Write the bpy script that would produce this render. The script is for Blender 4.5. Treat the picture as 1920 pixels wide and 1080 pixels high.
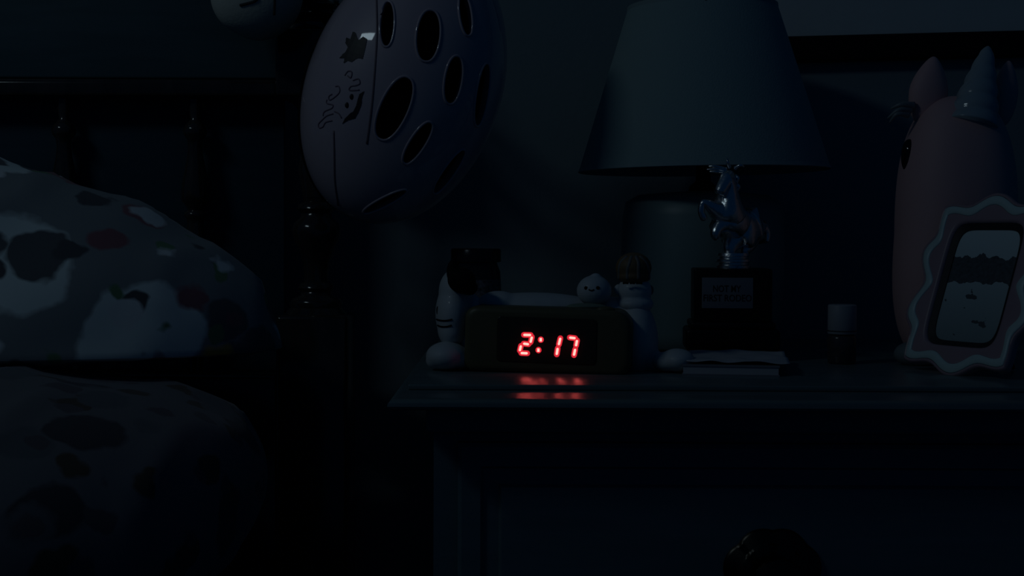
import bpy, bmesh, math, random
from mathutils import Vector, Matrix, noise
from mathutils.bvhtree import BVHTree

random.seed(7)
R = math.radians
scene = bpy.context.scene
col = scene.collection
for o in list(bpy.data.objects):
    bpy.data.objects.remove(o)

# ---------------------------------------------------------------- camera
FPX = 2667.0
cam_d = bpy.data.cameras.new('camera')
cam_d.sensor_width = 36.0
cam_d.lens = FPX * 36.0 / 1920.0
cam_d.clip_start = 0.05
cam = bpy.data.objects.new('camera', cam_d)
col.objects.link(cam)
cam.rotation_euler = (R(90 - 2.15), R(-0.25), 0)
scene.camera = cam
bpy.context.view_layer.update()
CM = cam.matrix_world.to_3x3()

# ---------------------------------------------------------------- world, light, exposure
w = bpy.data.worlds.new('night')
scene.world = w
w.use_nodes = True
bg = w.node_tree.nodes['Background']
bg.inputs[0].default_value = (0.035, 0.30, 0.88, 1)
bg.inputs[1].default_value = 0.0150

def area(name, loc, target, size, power, color):
    d = bpy.data.lights.new(name, 'AREA')
    d.shape = 'RECTANGLE'
    d.size, d.size_y = size
    d.energy = power
    d.color = color
    o = bpy.data.objects.new(name, d)
    o.location = loc
    o.rotation_euler = (Vector(target) - Vector(loc)).to_track_quat('-Z', 'Y').to_euler()
    col.objects.link(o)
    return o

# night light falling through the window on the left side of the room
WIN = Vector((-1.43, 0.45, 1.26))
area('window_light', WIN, (0.10, 1.55, 0.0), (0.52, 0.13), 0.98, (0.66, 0.88, 1.0))

vs = scene.view_settings
vs.view_transform = 'Standard'
vs.look = 'None'
vs.exposure = 0.0
vs.gamma = 1.0
vs.use_curve_mapping = False

# ---------------------------------------------------------------- helpers
def ray(px, py):
    return CM @ Vector(((px - 960) / FPX, (540 - py) / FPX, -1.0))

def P(px, py, Y):
    """the point of the room seen at a pixel of the photograph, Y metres into the room"""
    d = ray(px, py)
    return d * (Y / d.y)

def S(Y):
    return Y / FPX

def mat(name, color, rough=0.5, metal=0.0, spec=0.5, emit=None, estr=1.0, coat=0.0, noise_amt=0.0,
        noise_scale=20.0, bump=0.0, bump_scale=80.0, trans=0.0, alpha=1.0, sheen=0.0):
    m = bpy.data.materials.new(name)
    m.use_nodes = True
    nt = m.node_tree
    b = nt.nodes['Principled BSDF']
    b.inputs['Base Color'].default_value = (*color, 1)
    b.inputs['Roughness'].default_value = rough
    b.inputs['Metallic'].default_value = metal
    b.inputs['Specular IOR Level'].default_value = spec
    b.inputs['Coat Weight'].default_value = coat
    b.inputs['Coat Roughness'].default_value = 0.04
    b.inputs['Transmission Weight'].default_value = trans
    b.inputs['Sheen Weight'].default_value = sheen
    if emit:
        b.inputs['Emission Color'].default_value = (*emit, 1)
        b.inputs['Emission Strength'].default_value = estr
    if noise_amt or bump:
        tc = nt.nodes.new('ShaderNodeTexCoord')
    if noise_amt:
        n = nt.nodes.new('ShaderNodeTexNoise')
        n.inputs['Scale'].default_value = noise_scale
        n.inputs['Detail'].default_value = 5
        nt.links.new(tc.outputs['Object'], n.inputs['Vector'])
        r = nt.nodes.new('ShaderNodeValToRGB')
        r.color_ramp.elements[0].position = 0.3
        r.color_ramp.elements[1].position = 0.7
        r.color_ramp.elements[0].color = (*[c * (1 - noise_amt) for c in color], 1)
        r.color_ramp.elements[1].color = (*[min(1, c * (1 + noise_amt)) for c in color], 1)
        nt.links.new(n.outputs['Fac'], r.inputs['Fac'])
        nt.links.new(r.outputs['Color'], b.inputs['Base Color'])
    if bump:
        n2 = nt.nodes.new('ShaderNodeTexNoise')
        n2.inputs['Scale'].default_value = bump_scale
        n2.inputs['Detail'].default_value = 4
        nt.links.new(tc.outputs['Object'], n2.inputs['Vector'])
        bp = nt.nodes.new('ShaderNodeBump')
        bp.inputs['Strength'].default_value = bump
        bp.inputs['Distance'].default_value = 0.002
        nt.links.new(n2.outputs['Fac'], bp.inputs['Height'])
        nt.links.new(bp.outputs['Normal'], b.inputs['Normal'])
    return m

def wood(name, c1, c2, rough, scale=(3, 30, 30), coat=0.0, spec=0.5):
    m = bpy.data.materials.new(name)
    m.use_nodes = True
    nt = m.node_tree
    b = nt.nodes['Principled BSDF']
    tc = nt.nodes.new('ShaderNodeTexCoord')
    mp = nt.nodes.new('ShaderNodeMapping')
    mp.inputs['Scale'].default_value = scale
    n = nt.nodes.new('ShaderNodeTexNoise')
    n.inputs['Scale'].default_value = 2.5
    n.inputs['Detail'].default_value = 6
    n.inputs['Distortion'].default_value = 0.6
    r = nt.nodes.new('ShaderNodeValToRGB')
    r.color_ramp.elements[0].color = (*c1, 1)
    r.color_ramp.elements[1].color = (*c2, 1)
    r.color_ramp.elements[0].position = 0.35
    r.color_ramp.elements[1].position = 0.7
    nt.links.new(tc.outputs['Object'], mp.inputs['Vector'])
    nt.links.new(mp.outputs['Vector'], n.inputs['Vector'])
    nt.links.new(n.outputs['Fac'], r.inputs['Fac'])
    nt.links.new(r.outputs['Color'], b.inputs['Base Color'])
    b.inputs['Roughness'].default_value = rough
    b.inputs['Specular IOR Level'].default_value = spec
    b.inputs['Coat Weight'].default_value = coat
    b.inputs['Coat Roughness'].default_value = 0.1
    return m

def floral(name, scale, ground, spots, rough=0.8):
    """printed cotton: pale ground with scattered blossoms and leaves"""
    m = bpy.data.materials.new(name)
    m.use_nodes = True
    nt = m.node_tree
    b = nt.nodes['Principled BSDF']
    b.inputs['Roughness'].default_value = rough
    b.inputs['Sheen Weight'].default_value = 0.15
    tc = nt.nodes.new('ShaderNodeTexCoord')
    warp = nt.nodes.new('ShaderNodeTexNoise')
    warp.inputs['Scale'].default_value = scale * 1.2
    warp.inputs['Detail'].default_value = 3
    nt.links.new(tc.outputs['Object'], warp.inputs['Vector'])
    sub = nt.nodes.new('ShaderNodeVectorMath'); sub.operation = 'MULTIPLY_ADD'
    sub.inputs[1].default_value = (0.75 / scale,) * 3
    nt.links.new(warp.outputs['Color'], sub.inputs[0])
    nt.links.new(tc.outputs['Object'], sub.inputs[2])
    last = None
    for k, (c, sc_, thr, off) in enumerate(spots):
        off_n = nt.nodes.new('ShaderNodeVectorMath'); off_n.operation = 'ADD'
        off_n.inputs[1].default_value = (off, off * 1.7, off * 0.6)
        nt.links.new(sub.outputs[0], off_n.inputs[0])
        v = nt.nodes.new('ShaderNodeTexVoronoi')
        v.inputs['Scale'].default_value = scale * sc_
        nt.links.new(off_n.outputs[0], v.inputs['Vector'])
        ramp = nt.nodes.new('ShaderNodeValToRGB')
        ramp.color_ramp.elements[0].position = thr
        ramp.color_ramp.elements[1].position = thr + 0.05
        ramp.color_ramp.elements[0].color = (1, 1, 1, 1)
        ramp.color_ramp.elements[1].color = (0, 0, 0, 1)
        nt.links.new(v.outputs['Distance'], ramp.inputs['Fac'])
        mx = nt.nodes.new('ShaderNodeMix'); mx.data_type = 'RGBA'
        if last is None:
            mx.inputs['A'].default_value = (*ground, 1)
        else:
            nt.links.new(last, mx.inputs['A'])
        mx.inputs['B'].default_value = (*c, 1)
        nt.links.new(ramp.outputs['Color'], mx.inputs['Factor'])
        last = mx.outputs['Result']
    nt.links.new(last, b.inputs['Base Color'])
    return m

def wloc(o):
    v = Vector((0, 0, 0))
    while o:
        v += o.location
        o = o.parent
    return v

def tag(o, label=None, cat=None, group=None, kind=None):
    if label: o['label'] = label
    if cat: o['category'] = cat
    if group: o['group'] = group
    if kind: o['kind'] = kind
    return o

def empty(name, loc, label, cat, group=None):
    o = bpy.data.objects.new(name, None)
    o.empty_display_size = 0.05
    o.location = loc
    col.objects.link(o)
    return tag(o, label, cat, group)

def link(name, me, m, parent=None, smooth=True, origin=None):
    """me in room coordinates; stored relative to its parent or to its own base point"""
    if parent is not None:
        me.transform(Matrix.Translation(-wloc(parent)))
        loc = Vector((0, 0, 0))
    else:
        vs_ = [v.co for v in me.vertices]
        if origin is None:
            origin = Vector(((min(v.x for v in vs_) + max(v.x for v in vs_)) / 2,
                             (min(v.y for v in vs_) + max(v.y for v in vs_)) / 2,
                             min(v.z for v in vs_)))
        me.transform(Matrix.Translation(-origin))
        loc = origin
    o = bpy.data.objects.new(name, me)
    o.location = loc
    o.parent = parent
    col.objects.link(o)
    me.materials.clear()
    me.materials.append(m)
    if smooth:
        for p in me.polygons:
            p.use_smooth = True
    return o

def bm_mesh(bm, name='m', sharp=None):
    bmesh.ops.recalc_face_normals(bm, faces=bm.faces)
    me = bpy.data.meshes.new(name)
    bm.to_mesh(me)
    bm.free()
    if sharp is not None:
        for p in me.polygons:
            p.use_smooth = True
        me.set_sharp_from_angle(angle=R(sharp))
    return me

def box(x0, x1, y0, y1, z0, z1, bev=0.0, seg=3, xf=None):
    bm = bmesh.new()
    bmesh.ops.create_cube(bm, size=1)
    for v in bm.verts:
        v.co = Vector(((x0 + x1) / 2 + v.co.x * (x1 - x0), (y0 + y1) / 2 + v.co.y * (y1 - y0),
                       (z0 + z1) / 2 + v.co.z * (z1 - z0)))
    if bev:
        bmesh.ops.bevel(bm, geom=bm.edges[:], offset=bev, segments=seg, affect='EDGES', profile=0.5)
    if xf:
        bmesh.ops.transform(bm, matrix=xf, verts=bm.verts)
    return bm_mesh(bm, sharp=40)

def lathe(prof, c, seg=48, cap=True, xf=None):
    """prof: list of (radius, z) from the bottom up around the vertical through c"""
    bm = bmesh.new()
    rings = []
    for r, z in prof:
        rings.append([bm.verts.new((c[0] + r * math.cos(2 * math.pi * k / seg),
                                    c[1] + r * math.sin(2 * math.pi * k / seg), c[2] + z)) for k in range(seg)])
    for a, b in zip(rings, rings[1:]):
        for k in range(seg):
            bm.faces.new((a[k], a[(k + 1) % seg], b[(k + 1) % seg], b[k]))
    if cap:
        bm.faces.new(rings[0]); bm.faces.new(rings[-1])
    if xf:
        bmesh.ops.transform(bm, matrix=xf, verts=bm.verts)
    return bm_mesh(bm, sharp=50)

def spline(pts, n=8, closed=False):
    pts = [Vector(p) for p in pts]
    out = []
    N = len(pts)
    rng = range(N) if closed else range(N - 1)
    for i in rng:
        p1, p2 = pts[i], pts[(i + 1) % N]
        p0 = pts[i - 1] if (closed or i > 0) else p1
        p3 = pts[(i + 2) % N] if (closed or i + 2 < N) else p2
        for k in range(n):
            t = k / n
            out.append(0.5 * ((2 * p1) + (p2 - p0) * t + (2 * p0 - 5 * p1 + 4 * p2 - p3) * t * t
                              + (3 * p1 - p0 - 3 * p2 + p3) * t ** 3))
    if not closed:
        out.append(pts[-1])
    return out

def tube(path, r, seg=8, closed=False):
    bm = bmesh.new()
    rings = []
    N = len(path)
    up = Vector((0.13, 0.31, 0.94))
    for i, p in enumerate(path):
        a = path[i - 1] if (i > 0 or closed) else path[i]
        b = path[(i + 1) % N] if (i < N - 1 or closed) else path[i]
        t = (b - a).normalized()
        u = t.cross(up)
        if u.length < 1e-4:
            u = t.cross(Vector((1, 0, 0)))
        u.normalize()
        v = t.cross(u)
        rr = r(i / max(1, N - 1)) if callable(r) else r
        rings.append([bm.verts.new(p + u * rr * math.cos(2 * math.pi * k / seg) + v * rr * math.sin(2 * math.pi * k / seg))
                      for k in range(seg)])
    prs = list(zip(rings, rings[1:]))
    if closed:
        prs.append((rings[-1], rings[0]))
    for a, b in prs:
        for k in range(seg):
            bm.faces.new((a[k], a[(k + 1) % seg], b[(k + 1) % seg], b[k]))
    if not closed:
        bm.faces.new(rings[0]); bm.faces.new(rings[-1])
    return bm_mesh(bm)

def add_ell(bm, c, r, rot=None, u=20, v=14):
    M = Matrix.Translation(c) @ (rot.to_4x4() if rot else Matrix.Identity(4)) @ Matrix.Diagonal((*r, 1))
    bmesh.ops.create_uvsphere(bm, u_segments=u, v_segments=v, radius=1, matrix=M)

def ell(c, r, rot=None, u=32, v=20):
    bm = bmesh.new()
    add_ell(bm, c, r, rot, u, v)
    return bm_mesh(bm)

def evaluate(bm, mods):
    me = bpy.data.meshes.new('tmp')
    bm.to_mesh(me); bm.free()
    o = bpy.data.objects.new('tmp', me)
    col.objects.link(o)
    for kind, props in mods:
        md = o.modifiers.new(kind, kind)
        for k, v in props.items():
            setattr(md, k, v)
    bpy.context.view_layer.update()
    dg = bpy.context.evaluated_depsgraph_get()
    res = bpy.data.meshes.new_from_object(o.evaluated_get(dg))
    bpy.data.objects.remove(o)
    return res

def blob(parts, voxel=0.002, smooth=6):
    """one continuous skin over several overlapping ellipsoids"""
    bm = bmesh.new()
    for p in parts:
        add_ell(bm, *p)
    return evaluate(bm, [('REMESH', dict(mode='VOXEL', voxel_size=voxel)),
                         ('SMOOTH', dict(factor=0.5, iterations=smooth))])

def skin(verts, edges, radii, sub=2, root=0):
    me = bpy.data.meshes.new('tmp')
    me.from_pydata([tuple(v) for v in verts], edges, [])
    o = bpy.data.objects.new('tmp', me)
    col.objects.link(o)
    md = o.modifiers.new('skin', 'SKIN')
    md.use_smooth_shade = True
    for i, r in enumerate(radii):
        d = me.skin_vertices[0].data[i]
        d.radius = (r, r) if not isinstance(r, tuple) else r
        d.use_root = (i == root)
    sd = o.modifiers.new('sub', 'SUBSURF'); sd.levels = sub
    bpy.context.view_layer.update()
    dg = bpy.context.evaluated_depsgraph_get()
    res = bpy.data.meshes.new_from_object(o.evaluated_get(dg))
    bpy.data.objects.remove(o)
    return res

def superell(c, r, n=1.6, e=1.6, u=96, v=64, wr=0.0, ws=6.0, seed=0.0, flat=None):
    """soft cushion form: a superellipsoid with folds"""
    bm = bmesh.new()
    sp = lambda x, p: math.copysign(abs(x) ** p, x)
    rows = []
    for j in range(v + 1):
        th = -math.pi / 2 + math.pi * j / v
        row = []
        for i in range(u):
            ph = 2 * math.pi * i / u
            ct, st = math.cos(th), math.sin(th)
            x = sp(ct, 2 / n) * sp(math.cos(ph), 2 / e)
            y = sp(ct, 2 / n) * sp(math.sin(ph), 2 / e)
            z = sp(st, 2 / n)
            row.append(Vector((x, y, z)))
        rows.append(row)
    grid = []
    for j, row in enumerate(rows):
        g = []
        for i, q in enumerate(row):
            p = Vector((q.x * r[0], q.y * r[1], q.z * r[2] * (flat if flat is not None and q.z < 0 else 1)))
            if wr:
                k = noise.noise(Vector((p.x * ws + seed, p.y * ws * 0.7, p.z * ws * 1.6)))
                k2 = 1 - abs(noise.noise(Vector((p.x * ws * 1.3 + seed + 9, p.y * ws, p.z * ws * 0.8)))) * 2
                d = Vector((q.x / r[0], q.y / r[1], q.z / r[2])).normalized() if q.length > 1e-6 else Vector((0, 0, 1))
                p += d * (wr * k + wr * 0.6 * max(0, k2) ** 3)
            p += Vector(c)
            g.append(p)
        grid.append(g)
    bot = bm.verts.new(grid[0][0]); top = bm.verts.new(grid[-1][0])
    vr = [[bm.verts.new(p) for p in g] for g in grid[1:-1]]
    for i in range(u):
        bm.faces.new((bot, vr[0][(i + 1) % u], vr[0][i]))
        bm.faces.new((top, vr[-1][i], vr[-1][(i + 1) % u]))
    for a, b in zip(vr, vr[1:]):
        for i in range(u):
            bm.faces.new((a[i], a[(i + 1) % u], b[(i + 1) % u], b[i]))
    return bm_mesh(bm)

def struct(name, me, m, parent=None):
    o = link(name, me, m, parent, smooth=False)
    if parent is None:
        o['kind'] = 'structure'
    return o

# ---------------------------------------------------------------- materials
M_wall = mat('wall_paint', (0.25, 0.32, 0.34), 0.85, noise_amt=0.06, noise_scale=3, bump=0.15, bump_scale=150)
M_floor = wood('floor_boards', (0.05, 0.035, 0.025), (0.09, 0.06, 0.04), 0.5)
M_top = wood('dresser_top', (0.10, 0.155, 0.165), (0.135, 0.20, 0.21), 0.30, scale=(2, 26, 26), coat=0.0, spec=0.55)
M_dress = wood('dresser_wood', (0.085, 0.16, 0.19), (0.11, 0.19, 0.225), 0.55, scale=(2, 20, 24))
M_bed = wood('dark_bed_wood', (0.035, 0.032, 0.030), (0.055, 0.05, 0.048), 0.16, scale=(20, 20, 4), coat=0.3)
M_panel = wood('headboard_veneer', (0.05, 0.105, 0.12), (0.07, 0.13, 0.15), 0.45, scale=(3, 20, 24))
M_blocker = wood('light_blocker_panel', (0.012, 0.052, 0.085), (0.02, 0.065, 0.10), 0.6, scale=(3, 20, 24), spec=0.3)
M_pillow = floral('floral_pillowcase', 17.0, (0.27, 0.30, 0.31),
                  [((0.74, 0.84, 0.82), 0.45, 0.46, 2.1), ((0.12, 0.13, 0.14), 0.6, 0.32, 3.3), ((0.08, 0.09, 0.10), 0.95, 0.22, 4.1), ((0.75, 0.42, 0.08), 0.62, 0.20, 7.7),  # first spots: broad bright patches, light on the pillow painted into the print
                   ((0.30, 0.13, 0.15), 0.72, 0.22, 2.9), ((0.14, 0.27, 0.14), 1.0, 0.16, 5.5), ((0.75, 0.80, 0.80), 0.8, 0.2, 8.8)])
M_quilt = floral('floral_quilt', 17.0, (0.16, 0.16, 0.17),
                 [((0.05, 0.05, 0.06), 0.62, 0.30, 0.7), ((0.08, 0.06, 0.04), 0.9, 0.24, 3.3),
                  ((0.12, 0.13, 0.14), 0.7, 0.26, 6.1), ((0.10, 0.09, 0.10), 1.1, 0.2, 5.2)])
M_sheet = mat('mattress_cloth', (0.12, 0.12, 0.13), 0.9)
M_helmet = mat('helmet_shell', (0.56, 0.46, 0.51), 0.45, coat=1.0)
M_black = mat('black_foam', (0.006, 0.006, 0.008), 0.9, spec=0.1)
M_ink = mat('black_print', (0.012, 0.010, 0.014), 0.5)
M_seam = mat('helmet_seam', (0.20, 0.15, 0.18), 0.5)
M_inkline = mat('purple_print', (0.24, 0.17, 0.22), 0.5)
M_shade = mat('linen_shade', (0.32, 0.44, 0.44), 0.9, spec=0.1, bump=0.25, bump_scale=500)
M_shade_trim = mat('shade_trim', (0.30, 0.40, 0.41), 0.8)
M_ceramic = mat('lamp_ceramic', (0.22, 0.32, 0.33), 0.45)
M_brass = mat('dark_brass', (0.10, 0.08, 0.05), 0.35, metal=1.0)
M_pull = mat('pull_metal', (0.05, 0.045, 0.04), 0.32, metal=1.0)
M_white = mat('white_vinyl', (0.56, 0.60, 0.62), 0.55, coat=0.1)
M_ear = mat('black_vinyl', (0.008, 0.008, 0.010), 0.75, spec=0.12)
M_housing = mat('clock_housing', (0.13, 0.12, 0.065), 0.42, spec=0.35)
M_lens = mat('clock_lens', (0.055, 0.045, 0.03), 0.28, spec=0.3)
M_led = mat('led_core', (0.3, 0.02, 0.02), 0.5, emit=(1.0, 0.135, 0.115), estr=5.2)
M_ledhalo = mat('led_halo_glow', (0.25, 0.01, 0.015), 0.5, emit=(1.0, 0.035, 0.06), estr=0.62)  # red bloom around the digits, put into emission
M_orange = mat('orange_cap', (0.20, 0.125, 0.06), 0.6)
M_cream = mat('cream_stripe', (0.19, 0.18, 0.16), 0.6)
M_green = mat('green_leaf', (0.20, 0.26, 0.20), 0.6)
M_chrome = mat('silver_plate', (0.80, 0.80, 0.80), 0.27, metal=1.0, bump=0.25, bump_scale=240)
M_tbase = mat('black_plinth', (0.004, 0.004, 0.006), 0.45, spec=0.3)
M_plaque = mat('plaque_card', (0.20, 0.21, 0.24), 0.6)
M_paper = mat('paper', (0.52, 0.52, 0.55), 0.8)
M_cover = mat('notebook_cover', (0.24, 0.25, 0.28), 0.6)
M_frame1 = mat('mauve_enamel', (0.42, 0.29, 0.33), 0.4)
M_frame2 = mat('pale_blue_enamel', (0.58, 0.74, 0.72), 0.4)
M_frameb = mat('frame_recess', (0.02, 0.02, 0.025), 0.6)
M_pink = mat('pink_glaze', (0.72, 0.44, 0.44), 0.6)
M_horn = mat('horn_glaze', (0.40, 0.48, 0.52), 0.15, coat=0.5)
M_eye = mat('black_glaze', (0.004, 0.004, 0.005), 0.06)
M_mane = mat('mane_glaze', (0.22, 0.26, 0.27), 0.4)
M_cap = mat('cotton_cap', (0.58, 0.60, 0.52), 0.9, bump=0.2, bump_scale=300)
M_capseam = mat('cap_seam', (0.05, 0.055, 0.055), 0.9)
M_bottle = mat('bottle_dark', (0.05, 0.05, 0.06), 0.2)
M_bcap = mat('bottle_cap', (0.36, 0.37, 0.40), 0.5)
M_jar = mat('jar_glass', (0.02, 0.022, 0.026), 0.08)
M_jarlid = mat('jar_lid', (0.035, 0.035, 0.04), 0.25, metal=0.6)
M_jarlab = mat('jar_label', (0.17, 0.16, 0.18), 0.6, noise_amt=0.7, noise_scale=300)
M_mat = mat('picture_mat', (0.74, 0.76, 0.72), 0.9, noise_amt=0.03)
M_pframe = mat('picture_moulding', (0.008, 0.008, 0.010), 0.5, spec=0.2)

# ---------------------------------------------------------------- setting
TZ = -0.1337          # height of the dresser top below the lens
FL = -0.92            # floor
WY = 1.86             # back wall
struct('floor', box(-2.2, 2.2, -0.5, WY, FL - 0.05, FL), M_floor)
struct('wall_back', box(-2.2, 2.2, WY, WY + 0.1, FL - 0.05, 1.6), M_wall)
struct('baseboard_back', box(-2.2, 2.2, WY - 0.018, WY, FL, FL + 0.1, 0.004), M_dress)

# ---------------------------------------------------------------- dresser
XL = P(727, 755, 1.193).x
dr = empty('dresser', ((XL + 1.05) / 2, 1.5, FL), 'dark wooden dresser carrying the alarm clock and lamp', 'dresser')
# moulded top: a rounded border, a low step, a raised field that carries everything
FRONT = 1.193
BOR = TZ - 0.005
def top_border():
    prof = [(0.004, -0.0100), (0.0008, -0.0090), (-0.0006, -0.0066), (0.0, -0.0040), (0.0022, -0.0016), (0.0055, -0.0003), (0.010, 0.0)]
    x0, x1, y0, y1 = XL, 1.08, FRONT, WY - 0.02
    bm = bmesh.new()
    rings = []
    for d, z in prof:
        rings.append([bm.verts.new(v) for v in ((x0 + d, y0 + d, BOR + z), (x1 - d, y0 + d, BOR + z), (x1 - d, y1, BOR + z), (x0 + d, y1, BOR + z))])
    for a, b in zip(rings, rings[1:]):
        for k in range(4):
            bm.faces.new((a[k], a[(k + 1) % 4], b[(k + 1) % 4], b[k]))
    bm.faces.new(rings[0]); bm.faces.new(rings[-1])
    return bm_mesh(bm, sharp=35)
link('top_border', top_border(), M_top, dr, smooth=False)
link('top_board', box(XL + 0.012, 1.068, 1.262, WY - 0.0205, BOR + 0.0001, TZ, 0.0012, 3), M_top, dr, smooth=False)
BXL = P(812, 900, 1.25).x
link('cornice', box(BXL - 0.006, 1.06, 1.236, WY - 0.03, TZ - 0.040, TZ - 0.01505, 0.004), M_dress, dr, smooth=False)
link('body', box(BXL, 1.05, 1.258, WY - 0.03, FL + 0.06, TZ - 0.0401), M_dress, dr, smooth=False)
for x in (BXL + 0.03, 1.02):
    for y in (1.288, WY - 0.06):
        link('foot', lathe([(0.016, 0), (0.026, 0.015), (0.03, 0.04), (0.022, 0.06)], (x, y, FL), 20), M_dress, dr)

def drawer(z0, z1, knob):
    x0, x1, yf = BXL + 0.022, 1.03, 1.2579
    bm = bmesh.new()
    # raised panel front: flat border, step, sloped field
    steps = [(0, 0), (0, -0.010), (0.0035, -0.013), (0.020, -0.0135), (0.0225, -0.0095), (0.036, -0.0105), (0.0385, -0.0165), (0.042, -0.0170)]
    rings = []
    for d, y in steps:
        rings.append([bm.verts.new(v) for v in ((x0 + d, yf + y, z0 + d), (x1 - d, yf + y, z0 + d), (x1 - d, yf + y, z1 - d), (x0 + d, yf + y, z1 - d))])
    for a, b in zip(rings, rings[1:]):
        for k in range(4):
            bm.faces.new((a[k], a[(k + 1) % 4], b[(k + 1) % 4], b[k]))
    bm.faces.new(rings[0]); bm.faces.new(rings[-1])
    d = link('drawer', bm_mesh(bm, sharp=30), M_dress, dr, smooth=False)
    for kx in knob:
        c = Vector((kx, yf - 0.0165, z0 + (z1 - z0) * 0.5))
        bm = bmesh.new()
        # scalloped rosette plate and a turned knob, axis towards the room
        seg = 64
        rings = []
        for r, h in ((0.040, 0), (0.042, 0.002), (0.040, 0.005), (0.031, 0.006), (0.029, 0.009), (0.020, 0.010)):
            ring = []
            for k in range(seg):
                a = 2 * math.pi * k / seg
                rr = r * (1 + (0.07 * abs(math.sin(4 * a)) if r > 0.028 else 0))
                ring.append(bm.verts.new((c.x + rr * math.cos(a), c.y - h, c.z + rr * math.sin(a))))
            rings.append(ring)
        for a, b in zip(rings, rings[1:]):
            for k in range(seg):
                bm.faces.new((a[k], a[(k + 1) % seg], b[(k + 1) % seg], b[k]))
        bm.faces.new(rings[0]); bm.faces.new(rings[-1])
        link('knob_plate', bm_mesh(bm, sharp=50), M_pull, d)
        prof = [(0.010, 0), (0.008, 0.008), (0.010, 0.014), (0.020, 0.018), (0.024, 0.024), (0.0235, 0.029), (0.018, 0.032), (0.015, 0.0335), (0.008, 0.0365), (0.0, 0.037)]
        Mx = Matrix.Translation((c.x, c.y - 0.009, c.z)) @ Matrix.Rotation(R(90), 4, 'X')
        link('knob', lathe([(max(r, 0.0003), z) for r, z in prof], (0, 0, 0), 40, xf=Mx), M_pull, d)
kx = P(1450, 1060, 1.235).x
kz = P(1450, 1085, 1.235).z
zt = TZ - 0.050
drawer(2 * kz - zt, zt, (kx,))
z = 2 * kz - zt - 0.012
drawer(z - 0.2, z, (kx,))
drawer(FL + 0.07, z - 0.212, (kx,))

# ---------------------------------------------------------------- bed
BY = 1.70
sb = S(BY)
bp = P(593, 400, BY)
bed = empty('bed_frame', (bp.x - 0.5, 1.3, FL), 'dark glossy wooden bed frame with turned headboard spindles', 'bed frame')
def zpx(y, Y): return P(593, y, Y).z
def post():
    y = lambda py: zpx(py, BY)
    hb = 66 * sb
    prof = [(25, 372), (24, 378), (34, 384), (36, 392), (28, 400), (30, 408), (42, 418), (46, 432), (44, 446), (34, 466), (26, 490), (22, 510), (23, 528),
            (32, 533), (34, 540), (28, 547), (30, 553), (46, 560), (50, 568), (48, 576), (55, 584), (60, 590)]
    return prof, y, hb
prof, yz, hb = post()
pr = sorted([(r * sb, yz(py)) for r, py in prof], key=lambda t: t[1])
pm = link('bedpost_turning', lathe(pr, (bp.x, BY, 0), 40), M_bed, bed)
pr2 = [(r * sb, yz(py)) for r, py in ((60, 186), (50, 192), (38, 200), (30, 215), (26, 240), (28, 280), (34, 320), (28, 350), (25, 371))]
link('bedpost_turning', lathe(sorted(pr2, key=lambda t: t[1]), (bp.x, BY, 0), 40), M_bed, bed)
link('bedpost_block', box(bp.x - hb, bp.x + hb, BY - hb, BY + hb, yz(1200), yz(588), 0.005), M_bed, bed, smooth=False)
link('bedpost_block', box(bp.x - hb, bp.x + hb, BY - hb, BY + hb, yz(188), yz(62), 0.005), M_bed, bed, smooth=False)
link('bedpost_leg', lathe([(0.02, FL), (0.028, FL + 0.05), (0.034, FL + 0.2), (0.034, yz(1200))], (bp.x, BY, 0), 32), M_bed, bed)
fin = [(0.3, -75), (18, -70), (32, -58), (40, -38), (38, -20), (26, -6), (22, 0), (36, 6), (40, 12), (30, 19), (42, 24), (48, 30), (36, 36), (44, 44), (58, 52), (60, 61)]
link('finial', lathe(sorted([(r * sb, yz(py)) for r, py in fin], key=lambda t: t[1]), (bp.x, BY, 0), 40), M_bed, bed)
HY = BY + 0.005
xl = P(-500, 100, HY).x
link('headboard_panel', box(xl, bp.x - hb - 0.0005, HY - 0.012, HY + 0.012, yz(150), yz(-190), 0.003), M_panel, bed, smooth=False)
link('headboard_rail', box(xl, bp.x - hb - 0.0005, HY - 0.018, HY + 0.018, yz(186), yz(151), 0.006), M_bed, bed, smooth=False)
link('headboard_rail', box(xl, bp.x - hb - 0.0005, HY - 0.018, HY + 0.018, yz(1180), yz(700), 0.006), M_bed, bed, smooth=False)
link('added_blocker_panel', box(xl, bp.x - hb - 0.0005, HY + 0.024, HY + 0.032, yz(699), yz(152), 0.001), M_blocker, bed, smooth=False)  # added panel: blocks light to the wall, darkens the spindle gaps
ss = S(HY)
sp = [(11, 187), (10, 214), (9, 225), (14, 231), (20, 238), (23, 246), (21, 254), (15, 262), (13, 275), (15, 295), (20, 320), (25, 345), (27, 366), (25, 378),
      (16, 390), (14, 395), (20, 400), (21, 406), (16, 412), (15, 420), (19, 440), (22, 480), (24, 540), (20, 600), (14, 680), (13, 699)]
for px in (120, 366, -126, -372):
    c = P(px, 300, HY)
    link('spindle', lathe(sorted([(r * ss, yz(py)) for r, py in sp], key=lambda t: t[1]), (c.x, HY, 0), 28), M_bed, bed)
link('side_rail', box(P(460, 900, 1.3).x - 0.03, P(460, 900, 1.3).x, 0.2, BY - hb, -0.62, -0.46, 0.006), M_bed, bed, smooth=False)

mx1 = P(440, 900, 1.3).x - 0.02
tag(link('mattress', superell(((mx1 - 1.3) / 2, 0.80, -0.485), ((mx1 + 1.3) / 2, 0.70, 0.13), n=7, e=8), M_sheet),
    'dark mattress lying under the bunched floral quilt', 'mattress')

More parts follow.
